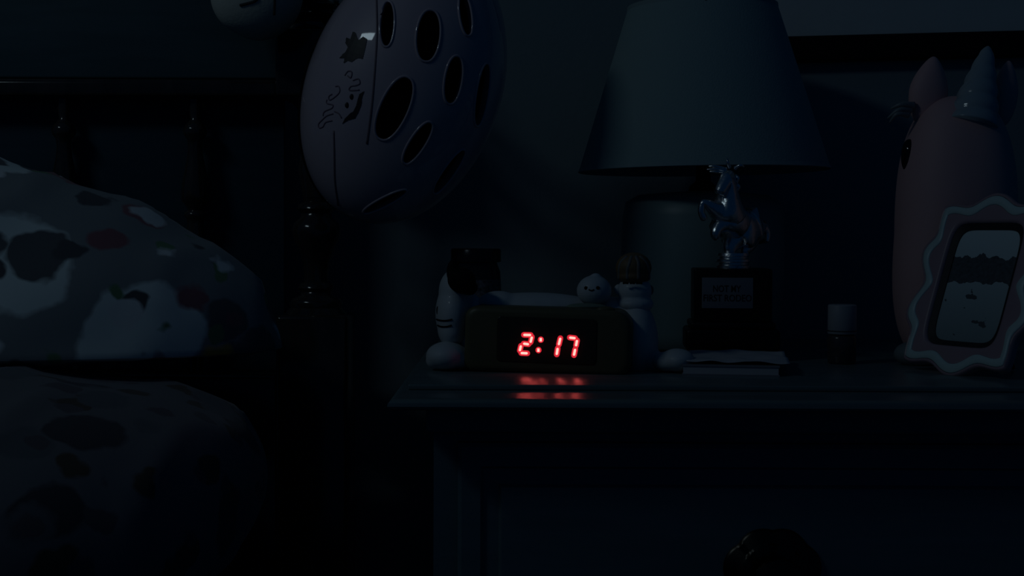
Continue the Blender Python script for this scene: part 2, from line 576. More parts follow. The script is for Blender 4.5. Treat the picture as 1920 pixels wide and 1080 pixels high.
# pillow leaning on the headboard
cY = 1.47
c = P(-70, 650, cY); s = S(cY)
tag(link('pillow', superell((c.x, cY, c.z), (596 * s, 0.17, 345 * s), n=1.75, e=1.8, wr=0.010, ws=8, seed=3.1, flat=0.05), M_pillow),
    'plump pale pillow with floral print against the headboard spindles', 'pillow')
cY = 1.28
c = P(-90, 936, cY); s = S(cY)
tag(link('quilt', superell((c.x, cY, c.z), (566 * s, 0.26, 232 * s), n=2.6, e=2.6, wr=0.012, ws=6, seed=11.4), M_quilt),
    'bunched floral quilt at the lower left below the pillow', 'quilt')

# ---------------------------------------------------------------- pale cap hung behind the bedpost
cY = 1.615
s = S(cY)
cp = empty('cloth_cap', P(478, 72, cY), 'pale round cotton cap hanging on the headboard beside the bedpost', 'cap')
def cap_mesh():
    bm = bmesh.new()
    add_ell(bm, P(480, -6, cY), (86 * s, 0.045, 80 * s), u=40, v=28)
    bm.verts.ensure_lookup_table()
    for v in bm.verts:
        k = noise.noise(v.co * 22) * 0.0035
        v.co += Vector((k, 0, k))
    return bm_mesh(bm)
cm = cap_mesh()
bvh_c = BVHTree.FromPolygons([v.co for v in cm.vertices], [p.vertices for p in cm.polygons])
link('crown', cm, M_cap, cp)
def drape(bvh, px, py, off):
    d = ray(px, py).normalized()
    h = bvh.ray_cast(Vector((0, 0, 0)), d)
    if h[0] is None:
        return None
    n = h[1] if h[1].dot(d) < 0 else -h[1]
    return h[0] + n * off
def drape_line(bvh, pts, r, off=0.0003, n=5):
    path = [drape(bvh, p.x, p.y, off) for p in spline([Vector((x, y, 0)) for x, y in pts], n)]
    path = [p for p in path if p is not None]
    return tube(path, r, 6)
link('seam', drape_line(bvh_c, [(515, -70), (516, -40), (515, -10), (514, 28)], 0.0014), M_capseam, cp)
link('seam', drape_line(bvh_c, [(484, -4), (478, 2), (466, 6), (450, 10)], 0.0016), M_capseam, cp)
fz_ = yz(2)
link('hanging_loop', tube(spline([P(545, -40, cY), Vector((bp.x - 0.018, BY - 0.024, fz_)), Vector((bp.x + 0.012, BY - 0.026, fz_)), Vector((bp.x + 0.026, BY, fz_)), Vector((bp.x, BY + 0.026, fz_)),
                                  Vector((bp.x - 0.026, BY + 0.006, fz_)), P(540, -45, cY + 0.02)], 8), 0.0018, 8), M_cap, cp)
link('button', ell(P(470, -80, cY - 0.02), (0.006, 0.006, 0.004)), M_cap, cp)

# ---------------------------------------------------------------- helmet
cY = 1.555
s = S(cY)
hc = P(760, 160, cY)
hel = empty('bicycle_helmet', P(690, 420, cY), 'pink vented bicycle helmet with black stickers hanging from the bedpost', 'helmet')
tilt = R(21)
rotH = Matrix.Rotation(tilt, 3, 'Y')
def ovoid(k):
    bm = bmesh.new()
    bmesh.ops.create_uvsphere(bm, u_segments=96, v_segments=72, radius=1)
    for v in bm.verts:
        q = v.co.copy()
        # egg: narrower above, fuller and squarer towards the open side on the left
        wz = 1.0 - 0.10 * max(0, q.z) ** 2 + 0.05 * max(0, -q.z)
        q.x *= wz
        p = Vector((q.x * 180 * s * k, q.y * 0.092 * k, q.z * 268 * s * k))
        v.co = hc + rotH @ p
    return bm
cut_n = Vector((-0.62, 0.785, 0)).normalized()
cut_p = hc + Vector((-0.052, 0.030, 0))
def cut(bm):
    bmesh.ops.bisect_plane(bm, geom=bm.verts[:] + bm.edges[:] + bm.faces[:], plane_co=cut_p, plane_no=cut_n, clear_outer=True)
    return bm
hb_m = cut(ovoid(1.0))
bvh_h = BVHTree.FromBMesh(hb_m)
vents = [(726, 45, 14, 43, 3), (803, 67, 23, 49, 6), (873, 28, 12, 40, -8), (850, 150, 17, 46, 9), (739, 203, 27, 64, 24),
         (904, 178, 12, 60, 9), (783, 268, 15, 46, 33), (842, 322, 11, 50, 35), (722, 378, 9, 46, 63), (800, -70, 20, 40, 8), (880, -70, 12, 34, -12)]
cutters = bmesh.new()
lips = []
for px, py, hw, hh, an in vents:
    ca, sa = math.cos(R(an)), math.sin(R(an))
    n0, pts = None, []
    N = 36
    h = bvh_h.ray_cast(Vector((0, 0, 0)), ray(px, py).normalized())
    if h[0] is None:
        continue
    n0 = h[1] if h[1].dot(ray(px, py)) < 0 else -h[1]
    n0 = (n0 - ray(px, py).normalized() * 0.6).normalized()
    for k in range(N):
        a = 2 * math.pi * k / N
        lx, ly = hw * math.copysign(abs(math.cos(a)) ** 0.85, math.cos(a)), hh * math.sin(a)
        q = drape(bvh_h, px + lx * ca - ly * sa, py + lx * sa + ly * ca, 0)
        if q is not None:
            pts.append(q)
    if len(pts) < 12:
        continue
    o_ = [cutters.verts.new(p + n0 * 0.02) for p in pts]
    i_ = [cutters.verts.new(p - n0 * 0.022) for p in pts]
    L = len(pts)
    for k in range(L):
        cutters.faces.new((o_[k], o_[(k + 1) % L], i_[(k + 1) % L], i_[k]))
    cutters.faces.new(o_); cutters.faces.new(i_)
    lips.append(pts)
bmesh.ops.recalc_face_normals(cutters, faces=cutters.faces)
cme = bpy.data.meshes.new('cut'); cutters.to_mesh(cme); cutters.free()
cob = bpy.data.objects.new('cut', cme); col.objects.link(cob)
bmesh.ops.recalc_face_normals(hb_m, faces=hb_m.faces)
shell = evaluate(hb_m, [('SOLIDIFY', dict(thickness=0.012, offset=-1.0)), ('BOOLEAN', dict(operation='DIFFERENCE', solver='EXACT', object=cob))])
bpy.data.objects.remove(cob)
shell.materials.clear()
for p in shell.polygons:
    p.use_smooth = True
shell.set_sharp_from_angle(angle=R(40))
sh = link('shell', shell, M_helmet, hel, smooth=False)
for pts in lips:
    link('vent_rim', tube(pts, 0.0014, 8, closed=True), M_helmet, sh)
link('foam_liner', bm_mesh(cut(ovoid(0.885))), M_black, hel)
# padded rim band along the open side
rim = []
for k in range(80):
    a = 2 * math.pi * k / 80
    u1 = cut_n.cross(Vector((0, 0, 1))).normalized()
    dirv = (u1 * math.cos(a) + Vector((0, 0, 1)) * math.sin(a)).normalized()
    cc = cut_p - cut_n * 0.003
    h = bvh_h.ray_cast(cc, dirv)
    if h[0] is not None:
        rim.append(h[0] * 0.985 + cc * 0.015)
link('rim_band', tube(rim, 0.0035, 8, closed=True), M_black, hel)
Z4 = lambda x, y: (560 + x / 4.91, 40 + y / 4.91)
def inside(poly, x, y):
    c_ = False
    for i in range(len(poly)):
        (x1, y1), (x2, y2) = poly[i - 1], poly[i]
        if (y1 > y) != (y2 > y) and x < (x2 - x1) * (y - y1) / (y2 - y1) + x1:
            c_ = not c_
    return c_
def decal(bvh, poly, step=1.0, off=0.0005):
    xs = [p[0] for p in poly]; ys = [p[1] for p in poly]
    bm = bmesh.new(); cache = {}
    def vert(i, j):
        if (i, j) not in cache:
            q = drape(bvh, min(xs) + i * step, min(ys) + j * step, off)
            cache[(i, j)] = bm.verts.new(q) if q is not None else None
        return cache[(i, j)]
    for i in range(int((max(xs) - min(xs)) / step) + 1):
        for j in range(int((max(ys) - min(ys)) / step) + 1):
            if inside(poly, min(xs) + (i + 0.5) * step, min(ys) + (j + 0.5) * step):
                vv = [vert(i, j), vert(i + 1, j), vert(i + 1, j + 1), vert(i, j + 1)]
                if None not in vv:
                    bm.faces.new(vv)
    return bm_mesh(bm)
st = [Z4(*p) for p in ((440, 150), (478, 165), (500, 95), (525, 105), (540, 150), (552, 175), (595, 140), (632, 165), (612, 260), (590, 345), (545, 340),
                       (520, 352), (490, 378), (455, 362), (415, 388), (425, 340), (372, 342), (412, 300), (432, 285), (455, 240), (432, 200))]
link('sticker', decal(bvh_h, st), M_ink, sh)
st2 = [Z4(*p) for p in ((608, 640), (585, 700), (578, 770), (550, 840), (520, 895), (455, 912), (400, 948), (430, 890), (470, 850), (505, 830), (530, 780), (545, 720), (560, 670))]
s2 = link('sticker', decal(bvh_h, st2), M_ink, sh)
for ex, ey in ((490, 695), (447, 772)):
    q = drape(bvh_h, *Z4(ex, ey), 0.0002)
    link('sticker_spot', ell(q, (0.0024, 0.0009, 0.0030)), M_ink, sh)
for line in (((425, 500), (455, 460), (490, 470), (480, 520), (450, 500)), ((500, 545), (550, 530), (565, 570), (530, 590), (480, 600), (470, 635), (560, 632)),
             ((340, 600), (370, 600), (378, 650), (330, 700), (285, 725), (280, 690), (310, 670)), ((262, 720), (260, 755), (315, 770), (305, 800), (240, 830), (225, 870)),
             ((320, 850), (260, 870), (215, 910), (185, 945), (190, 980), (225, 970), (250, 930), (310, 915)), ((330, 830), (370, 850), (395, 890))):
    link('sticker_line', drape_line(bvh_h, [Z4(*p) for p in line], 0.00075, 0.0001), M_inkline, sh)
for line in (((706, -10), (707, 60), (703, 130), (697, 200), (688, 270)), ((626, 245), (627, 290), (628, 340), (634, 385))):
    link('panel_seam', drape_line(bvh_h, line, 0.0013, -0.0003), M_seam, sh)
# chin strap looped over the bedpost
link('strap', tube(spline([hc + Vector((-0.05, 0.055, 0.02)), Vector((bp.x + 0.03, BY - 0.055, hc.z + 0.07)), Vector((bp.x - 0.02, BY - 0.05, hc.z + 0.12)),
                           Vector((bp.x - 0.045, BY + 0.0, hc.z + 0.125)), Vector((bp.x, BY + 0.05, hc.z + 0.12)), Vector((bp.x + 0.05, BY, hc.z + 0.1)), hc + Vector((-0.03, 0.055, 0.06))], 10), 0.0045, 8), M_black, hel)

# ---------------------------------------------------------------- picture on the wall
pY = WY - 0.012
pa = P(1475, 69, pY)
pic = empty('framed_picture', (pa.x + 0.25, pY, pa.z - 0.03), 'large picture with pale mat and black moulding on the wall', 'picture')
rt = Matrix.Translation(pa) @ Matrix.Rotation(R(-1.7), 4, 'Y') @ Matrix.Translation(-pa)
x0, x1 = pa.x - 0.03, pa.x + 0.55
z0 = pa.z; z1 = z0 + 0.42; fw = 0.034
link('mat_board', box(x0, x1, pY - 0.002, pY + 0.004, z0 - 0.002, z1, xf=rt), M_mat, pic, smooth=False)
link('moulding', box(x0 - fw, x1 + fw, pY - 0.008, pY + 0.010, z0 - fw, z0, 0.004, xf=rt), M_pframe, pic, smooth=False)
link('moulding', box(x0 - fw, x1 + fw, pY - 0.008, pY + 0.010, z1, z1 + fw, 0.004, xf=rt), M_pframe, pic, smooth=False)
link('moulding', box(x0 - fw, x0, pY - 0.008, pY + 0.010, z0, z1, 0.004, xf=rt), M_pframe, pic, smooth=False)
link('moulding', box(x1, x1 + fw, pY - 0.008, pY + 0.010, z0, z1, 0.004, xf=rt), M_pframe, pic, smooth=False)

# ---------------------------------------------------------------- table lamp
LY = 1.69
s = S(LY)
lc = P(1316, 600, LY)
lamp = empty('table_lamp', (lc.x, LY, TZ), 'table lamp with tapered linen shade behind the silver trophy', 'lamp')
zb = P(1316, 321, LY).z
zt_ = P(1316, 12, LY).z
rb, rtp = 231 * s, 136 * s
shx = Matrix.Translation((lc.x, LY, zb)) @ Matrix.Rotation(R(-0.9), 4, 'Y')
H = zt_ - zb
link('shade', lathe([(rb, 0), (rb + 0.0012, 0.001), (rtp + 0.0012, H - 0.001), (rtp, H), (rtp - 0.0015, H - 0.001), (rb - 0.0015, 0.001), (rb, 0)], (0, 0, 0), 96, cap=False, xf=shx), M_shade, lamp)
link('shade_trim', lathe([(rb + 0.0006, -0.0002), (rb + 0.0022, 0.0005), (rb - 0.0006, 0.006), (rb - 0.002, 0.006), (rb - 0.001, 0.0)], (0, 0, 0), 96, cap=False, xf=shx), M_shade_trim, lamp)
link('shade_trim', lathe([(rtp + 0.0025, H - 0.006), (rtp + 0.002, H), (rtp, H + 0.0004)], (0, 0, 0), 96, cap=False, xf=shx), M_shade_trim, lamp)
bt = P(1316, 362, LY).z - TZ
r1 = 152 * s
link('base', lathe([(r1 * 0.80, 0), (r1 * 0.88, 0.004), (r1 * 0.93, 0.02), (r1 * 0.985, bt * 0.35), (r1, bt * 0.6), (r1 * 0.985, bt * 0.85), (r1 * 0.95, bt * 0.94), (r1 * 0.8, bt * 0.985), (r1 * 0.5, bt), (r1 * 0.2, bt + 0.002)],
                   (lc.x, LY, TZ), 64), M_ceramic, lamp)
link('neck', lathe([(0.018, bt + 0.001), (0.016, bt + 0.008), (0.009, bt + 0.014), (0.009, bt + 0.05), (0.016, bt + 0.055), (0.016, bt + 0.085)], (lc.x, LY, TZ), 32), M_brass, lamp)
link('bulb', lathe([(0.012, bt + 0.086), (0.014, bt + 0.095), (0.027, bt + 0.125), (0.03, bt + 0.145), (0.022, bt + 0.168), (0.001, bt + 0.176)], (lc.x, LY, TZ), 32), M_bcap, lamp)
harp = [Vector((lc.x + dx, LY, TZ + bt + dz)) for dx, dz in ((0.016, 0.06), (0.042, 0.09), (0.046, 0.14), (0.03, 0.19), (0, 0.205), (-0.03, 0.19), (-0.046, 0.14), (-0.042, 0.09), (-0.016, 0.06))]
link('harp', tube(spline(harp, 6), 0.0016, 8), M_brass, lamp)
zs = zt_ - 0.006
for k in range(3):
    a = 2 * math.pi * k / 3 + 0.4
    link('shade_spoke', tube([Vector((lc.x, LY, TZ + bt + 0.206)), Vector((lc.x + (rtp + 0.004) * math.cos(a), LY + (rtp + 0.004) * math.sin(a), zs))], 0.0014, 8), M_brass, lamp)

# ---------------------------------------------------------------- alarm clock figurine
KY = 1.385
s = S(KY)
kc = P(1022, 700, KY)
clk = empty('alarm_clock', (kc.x, KY + 0.01, TZ), 'white dog figurine alarm clock with glowing red digits', 'clock')
KM = Matrix.Translation((kc.x, KY - 0.018, TZ)) @ Matrix.Rotation(R(-9), 4, 'Z') @ Matrix.Rotation(R(1.3), 4, 'Y')
hw, hh = 156 * s, 121 * s
def rounded_slab(w0, w1, z0, z1, rad, y0, y1, bev, xf):
    """slab with its own corner radii (bl, br, tr, tl), front edge rounded"""
    pts = []
    for (cx, cz, r, a0) in ((w0 + rad[0], z0 + rad[0], rad[0], 180), (w1 - rad[1], z0 + rad[1], rad[1], 270), (w1 - rad[2], z1 - rad[2], rad[2], 0), (w0 + rad[3], z1 - rad[3], rad[3], 90)):
        for k in range(9):
            a = R(a0 + 90 * k / 8)
            pts.append((cx + r * math.cos(a), cz + r * math.sin(a)))
    mx_, mz_ = (w0 + w1) / 2, (z0 + z1) / 2
    bm = bmesh.new()
    rings = []
    for y, ins in ((y1, 0), (y0 + bev, 0), (y0 + bev * 0.6, bev * 0.08), (y0 + bev * 0.3, bev * 0.3), (y0 + bev * 0.08, bev * 0.6), (y0, bev)):
        rings.append([bm.verts.new((x + (ins if x < mx_ else -ins), y, zz + (ins if zz < mz_ else -ins))) for x, zz in pts])
    for a, b in zip(rings, rings[1:]):
        for k in range(len(pts)):
            bm.faces.new((a[k], a[(k + 1) % len(pts)], b[(k + 1) % len(pts)], b[k]))
    bm.faces.new(rings[0]); bm.faces.new(rings[-1])
    bmesh.ops.transform(bm, matrix=xf, verts=bm.verts)
    return bm_mesh(bm, sharp=40)
hs = link('housing', rounded_slab(-hw, hw, 0.0, hh, (0.008, 0.012, 0.018, 0.012), 0.0, 0.055, 0.006, KM), M_housing, clk)
link('display_lens', rounded_slab(-hw * 0.60, hw * 0.60, hh * 0.16, hh * 0.86, (0.004,) * 4, -0.0012, 0.002, 0.001, KM), M_lens, clk)
link('snooze_button', ell(KM @ Vector((hw * 0.68, 0.012, hh)), (0.009, 0.005, 0.0035)), M_housing, clk)
# digits: slanted seven-segment characters, x and z in photo pixels on the face
def seg(pts, name, wcore, whalo):
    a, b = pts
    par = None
    for nm, wd, y, m in (('segment', whalo, -0.0016, M_ledhalo), ('segment_core', wcore, -0.0022, M_led)):  # wider plate paints a glowing halo around the lit core
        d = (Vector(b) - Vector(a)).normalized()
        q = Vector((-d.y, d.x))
        e = wd * 0.9 if wd == whalo else wd * 0.2
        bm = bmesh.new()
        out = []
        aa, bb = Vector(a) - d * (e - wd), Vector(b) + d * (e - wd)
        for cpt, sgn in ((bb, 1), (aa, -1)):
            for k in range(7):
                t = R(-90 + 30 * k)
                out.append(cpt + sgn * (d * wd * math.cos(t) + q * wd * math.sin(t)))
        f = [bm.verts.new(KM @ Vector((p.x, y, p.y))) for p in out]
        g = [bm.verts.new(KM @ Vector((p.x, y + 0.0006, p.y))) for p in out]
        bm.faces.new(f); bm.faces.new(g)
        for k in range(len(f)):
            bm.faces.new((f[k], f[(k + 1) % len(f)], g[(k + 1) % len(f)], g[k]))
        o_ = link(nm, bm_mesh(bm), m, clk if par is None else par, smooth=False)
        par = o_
KI = KM.inverted()
def face_xy(px, py):
    """photo pixel -> point on the clock face"""
    n = KM.to_3x3() @ Vector((0, -1, 0)); p0 = KM @ Vector((0, 0, 0)); d = ray(px, py)
    t = p0.dot(n) / d.dot(n)
    q = KI @ (d * t)
    return (q.x, q.z)
F = lambda x, y: face_xy(860 + x / 5.647, 560 + y / 5.647)
SEGS = [((690, 382), (768, 384)), ((779, 402), (763, 463)), ((745, 482), (688, 474)), ((663, 495), (649, 552)), ((662, 574), (732, 577)),
        ((1080, 415), (1062, 488)), ((1051, 522), (1040, 592)), ((1175, 410), (1238, 418)), ((1256, 438), (1244, 500)), ((1236, 532), (1222, 600))]
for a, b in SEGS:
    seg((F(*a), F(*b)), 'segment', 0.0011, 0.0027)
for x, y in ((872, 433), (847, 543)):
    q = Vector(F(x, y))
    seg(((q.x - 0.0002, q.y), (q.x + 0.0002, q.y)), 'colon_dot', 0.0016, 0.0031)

def E(px, py, Y, rx, ry, rd, rot=None):
    return (P(px, py, Y), (rx * S(Y), rd, ry * S(Y)), rot)
body = blob([E(900, 640, 1.435, 50, 55, 0.040), E(1020, 612, 1.445, 160, 60, 0.040), E(1000, 578, 1.44, 130, 30, 0.030), E(935, 572, 1.435, 42, 27, 0.025), E(1150, 600, 1.435, 70, 44, 0.034),
             E(1190, 640, 1.425, 44, 78, 0.042), E(1170, 665, 1.44, 62, 50, 0.040), E(1226, 680, 1.415, 30, 22, 0.022)], 0.0022, 8)
for v in body.vertices:
    v.co.z = max(v.co.z, TZ)
link('body', body, M_white, clk)
hd = blob([E(852, 588, 1.424, 36, 62, 0.036), E(856, 548, 1.428, 34, 46, 0.034), E(850, 618, 1.420, 30, 34, 0.030), E(880, 600, 1.440, 36, 50, 0.030)], 0.002, 8)
bvh_d = BVHTree.FromPolygons([v.co for v in hd.vertices], [p.vertices for p in hd.polygons])
head = link('dog_head', hd, M_white, clk)
link('ear', blob([E(866, 526, 1.392, 28, 25, 0.016, Matrix.Rotation(R(25), 3, 'Y')), E(850, 510, 1.400, 13, 24, 0.014), E(880, 540, 1.394, 16, 14, 0.012)], 0.0016, 6), M_ear, clk)
link('mouth_line', drape_line(bvh_d, [(819, 599), (828, 601), (838, 601), (848, 599)], 0.0009, 0.0002), M_ear, head)
link('mouth_line', drape_line(bvh_d, [(821, 610), (828, 612.5), (838, 612.5), (847, 610)], 0.0009, 0.0002), M_ear, head)
q = drape(bvh_d, 820, 582, 0)
if q: link('eye', ell(q, (0.0010, 0.0012, 0.0042)), M_ear, head)
for nm, lst in (('paw', [E(838, 663, 1.398, 40, 27, 0.026), E(815, 671, 1.398, 17, 17, 0.016), E(862, 667, 1.406, 28, 22, 0.026)]),
                ('paw', [E(1270, 681, 1.385, 33, 22, 0.022), E(1250, 684, 1.392, 28, 19, 0.022), E(1286, 686, 1.384, 16, 16, 0.015)])):
    me = blob(lst, 0.002, 6)
    zmin = min(v.co.z for v in me.vertices)
    me.transform(Matrix.Translation((0, 0, TZ - zmin)))
    link(nm, me, M_white, clk)
# round bird riding on the body
bird_me = blob([E(1114, 545, 1.412, 33, 29, 0.017), E(1117, 520, 1.412, 11, 8, 0.006)], 0.0012, 5)
bvh_b = BVHTree.FromPolygons([v.co for v in bird_me.vertices], [p.vertices for p in bird_me.polygons])
bird = link('bird', bird_me, M_white, clk)
for ex in (1099, 1121):
    link('eye', ell(drape(bvh_b, ex, 540, 0), (0.0020, 0.0009, 0.0019)), M_ear, bird)
link('beak', drape_line(bvh_b, [(1104, 543), (1109, 545), (1114, 543)], 0.0007, 0.0001), M_ear, bird)
link('leaf', ell(P(1100, 575, 1.400), (0.020, 0.008, 0.0035)), M_green, clk)
# capped figure at the right end
link('figure_head', blob([E(1190, 546, 1.42, 33, 30, 0.017), E(1190, 570, 1.42, 36, 18, 0.02)], 0.0014, 6), M_white, clk)
link('figure_ear', ell(P(1160, 543, 1.418), (0.0046, 0.004, 0.0055)), M_white, clk)
link('figure_ear', ell(P(1217, 544, 1.418), (0.0046, 0.004, 0.0055)), M_cream, clk)
capm = blob([E(1188, 502, 1.42, 34, 29, 0.019), E(1188, 518, 1.42, 32, 16, 0.019)], 0.0012, 5)
bvh_k = BVHTree.FromPolygons([v.co for v in capm.vertices], [p.vertices for p in capm.polygons])
kp = link('figure_cap', capm, M_orange, clk)
for a, b in ((1163, 1160), (1180, 1176), (1197, 1197), (1212, 1217)):
    link('cap_stripe', drape_line(bvh_k, [((a + 1188) / 2, 480), (a, 492), (b, 508), (b, 524)], 0.0022, -0.0012), M_cream, kp)
fm = ((1168, 1178), (1181, 1190), (1193, 1204))
for a, b in fm:
    link('brow_mark', tube([P(a, 531, 1.4005), P((a + b) / 2, 530.5, 1.3995), P(b, 531, 1.4005)], 0.0011, 6), M_ear, clk)

# ---------------------------------------------------------------- notebook, papers under the trophy
c0 = P(1462, 705, 1.345)
c0.z = TZ
yaw = R(-8)
NM = Matrix.Translation(c0) @ Matrix.Rotation(yaw, 4, 'Z')
nb = empty('notebook', NM @ Vector((-0.045, 0.12, 0)), 'pale notebook lying flat under the black trophy base', 'notebook')
NB_T = 0.0100
link('cover', box(-0.092, 0, 0, 0.236, 0.0, 0.0014, xf=NM), M_cover, nb, smooth=False)
link('pages', box(-0.091, -0.001, 0.001, 0.234, 0.0014, NB_T - 0.0014, xf=NM), M_paper, nb, smooth=False)
link('cover', box(-0.092, 0, 0, 0.236, NB_T - 0.0014, NB_T, xf=NM), M_cover, nb, smooth=False)
def sheet(x0, x1, y0, y1, z, seed, amp):
    bm = bmesh.new(); N = 28
    g = [[bm.verts.new(NM @ Vector((x0 + (x1 - x0) * i / N, y0 + (y1 - y0) * j / N, z + amp * (0.5 + 0.5 * noise.noise(Vector((i * 0.17 + seed, j * 0.15, seed)))) ))) for j in range(N + 1)] for i in range(N + 1)]
    for i in range(N):
        for j in range(N):
            bm.faces.new((g[i][j], g[i + 1][j], g[i + 1][j + 1], g[i][j + 1]))
    me = evaluate(bm, [('SOLIDIFY', dict(thickness=0.0006, offset=1.0))])
    return me
pp = link('crumpled_paper', sheet(-0.088, 0.010, 0.006, 0.140, NB_T + 0.0002, 2.2, 0.0050), M_paper)
tag(pp, 'crumpled pale paper spread over the notebook in front of the trophy', 'paper')

# ---------------------------------------------------------------- trophy
TY = 1.545
s = S(TY)
tc_ = P(1369, 640, TY)
tz = TZ + NB_T + 0.0003
tro = empty('trophy', (tc_.x, TY, tz), 'small trophy with silver rearing animal figure on a black plaque base', 'trophy')
TM = Matrix.Translation((tc_.x, TY, tz)) @ Matrix.Rotation(R(-4), 4, 'Z')
ztop = P(1369, 503, TY).z - tz
zmid = P(1369, 600, TY).z - tz
link('plinth_foot', box(-86 * s, 86 * s, -0.037, 0.037, 0, zmid * 0.75, 0.004, xf=TM), M_tbase, tro, smooth=False)
link('plinth_step', box(-78 * s, 78 * s, -0.0355, 0.0355, zmid * 0.75, zmid, 0.003, xf=TM), M_tbase, tro, smooth=False)
link('plinth', box(-71 * s, 71 * s, -0.034, 0.034, zmid, ztop, 0.002, xf=TM), M_tbase, tro, smooth=False)
TYf = TY - 0.0345
pq0 = TM.inverted() @ P(1316, 578, TYf); pq1 = TM.inverted() @ P(1412, 521, TYf)
plq = link('plaque', box(pq0.x, pq1.x, -0.0358, -0.0339, pq0.z, pq1.z, 0.0004, xf=TM), M_plaque, tro, smooth=False)
def lettering(txt, px0, px1, pyb, pyt):
    cu = bpy.data.curves.new('t', 'FONT')
    cu.body = txt; cu.size = 1.0; cu.extrude = 0.02; cu.offset = 0.012; cu.resolution_u = 3
    o = bpy.data.objects.new('t', cu); col.objects.link(o)
    bpy.context.view_layer.update()
    me = bpy.data.meshes.new_from_object(o.evaluated_get(bpy.context.evaluated_depsgraph_get()))
    bpy.data.objects.remove(o)
    xs = [v.co.x for v in me.vertices]; ys = [v.co.y for v in me.vertices]
    a = TM.inverted() @ P(px0, pyb, TYf); b = TM.inverted() @ P(px1, pyt, TYf)
    for v in me.vertices:
        fx = (v.co.x - min(xs)) / (max(xs) - min(xs)); fy = (v.co.y - min(ys)) / (max(ys) - min(ys))
        v.co = TM @ Vector((a.x + fx * (b.x - a.x), -0.03585 - 0.0002 * (v.co.z > 0), a.z + fy * (b.z - a.z)))
    return link('lettering', me, M_ink, plq, smooth=False)
lettering('NOT MY', 1337, 1389, 547.5, 535)
lettering('FIRST RODEO', 1319, 1409, 565, 552.5)
pz = lambda py: P(1372, py, TY).z - tz
cyl = [(30, ztop), (33, ztop + 0.0002), (33, ztop + 0.0030), (29, ztop + 0.0042), (29, ztop + 0.0062), (33, ztop + 0.0075), (33, ztop + 0.0098), (28, ztop + 0.011),
       (28, ztop + 0.0125), (31, ztop + 0.0138), (30, ztop + 0.0165), (10, ztop + 0.0175)]
link('pedestal', lathe([(r * s, z_) for r, z_ in cyl], (tc_.x + 4 * s, TY, tz), 40), M_chrome, tro)
# the figure: chest towards us and left, head raised, forelegs folded, tail to the right
def hp(px, py, dy): return P(px, py, TY + dy)
V = [hp(1388, 432, 0.012), hp(1366, 412, -0.004), hp(1362, 390, -0.012), hp(1366, 362, -0.014), hp(1372, 336, -0.012), hp(1372, 318, -0.012),   # 0 belly 1 chest 2 shoulder 3 neck 4 poll 5 crown
     hp(1362, 336, -0.022), hp(1352, 354, -0.027), hp(1347, 366, -0.028),                                                           # 6 face 7 8 muzzle
     hp(1412, 420, 0.022), hp(1428, 424, 0.026),                                                                                   # 9 croup 10 tail root
     hp(1346, 398, -0.022), hp(1326, 382, -0.030), hp(1317, 378, -0.030), hp(1314, 398, -0.030), hp(1322, 414, -0.028),                # 11.. foreleg
     hp(1352, 420, -0.018), hp(1338, 436, -0.026), hp(1344, 452, -0.022),                                                           # 16.. other foreleg
     hp(1404, 446, 0.016), hp(1404, 464, 0.006), hp(1390, 478, 0.004),                                                              # 19.. hind leg
     hp(1378, 450, 0.002), hp(1366, 466, -0.006), hp(1370, 484, -0.004),                                                            # 22.. hind leg
     hp(1440, 436, 0.026), hp(1438, 456, 0.024)]                                                                                    # 25.. tail
Eg = [(0, 1), (1, 2), (2, 3), (3, 4), (4, 5), (4, 6), (6, 7), (7, 8), (0, 9), (9, 10), (2, 11), (11, 12), (12, 13), (13, 14), (14, 15), (1, 16), (16, 17), (17, 18),
      (9, 19), (19, 20), (20, 21), (0, 22), (22, 23), (23, 24), (10, 25), (25, 26)]
rr = [40, 41, 33, 20, 17, 10, 15, 12, 12, 35, 15, 18, 10, 8, 7, 8, 17, 10, 9, 24, 12, 9, 24, 14, 10, 8, 4]
link('animal_figure', skin(V, Eg, [r * s for r in rr], 2), M_chrome, tro)
for a, b, c_ in (((1362, 318), (1342, 312), (1328, 312)), ((1362, 320), (1344, 317), (1325, 318)), ((1360, 322), (1344, 322), (1330, 322)),
                 ((1378, 316), (1388, 310), (1395, 313)), ((1368, 314), (1364, 304), (1364, 297)), ((1378, 330), (1384, 334), (1382, 344)), ((1378, 345), (1386, 350), (1382, 360))):
    pth = spline([hp(*a, -0.014), hp(*b, -0.018), hp(*c_, -0.016)], 5)
    link('mane_lock', tube(pth, lambda t: (4.2 - 2.6 * t) * s, 8), M_chrome, tro)

# ---------------------------------------------------------------- small bottle
by = 1.49
c = P(1578, 680, by); s = S(by)
bt_ = empty('cosmetic_bottle', (c.x, by, TZ), 'small dark bottle with a white cap beside the wavy frame', 'bottle')
zc = P(1578, 626, by).z - TZ
zt2 = P(1578, 571, by).z - TZ
link('bottle_body', lathe([(23 * s, 0), (26 * s, 0.0015), (26.5 * s, zc - 0.004), (24 * s, zc - 0.0015), (20 * s, zc)], (c.x, by, TZ), 40), M_bottle, bt_)
link('cap', lathe([(26 * s, zc + 0.0002), (26.8 * s, zc + 0.001), (26.5 * s, zt2 - 0.0012), (25.6 * s, zt2 - 0.0003), (24 * s, zt2)], (c.x, by, TZ), 40), M_bcap, bt_)
link('cap_ring', lathe([(27.2 * s, zc + 0.0028), (27.4 * s, zc + 0.0034), (27.2 * s, zc + 0.004)], (c.x, by, TZ), 40, cap=False), M_bottle, bt_)

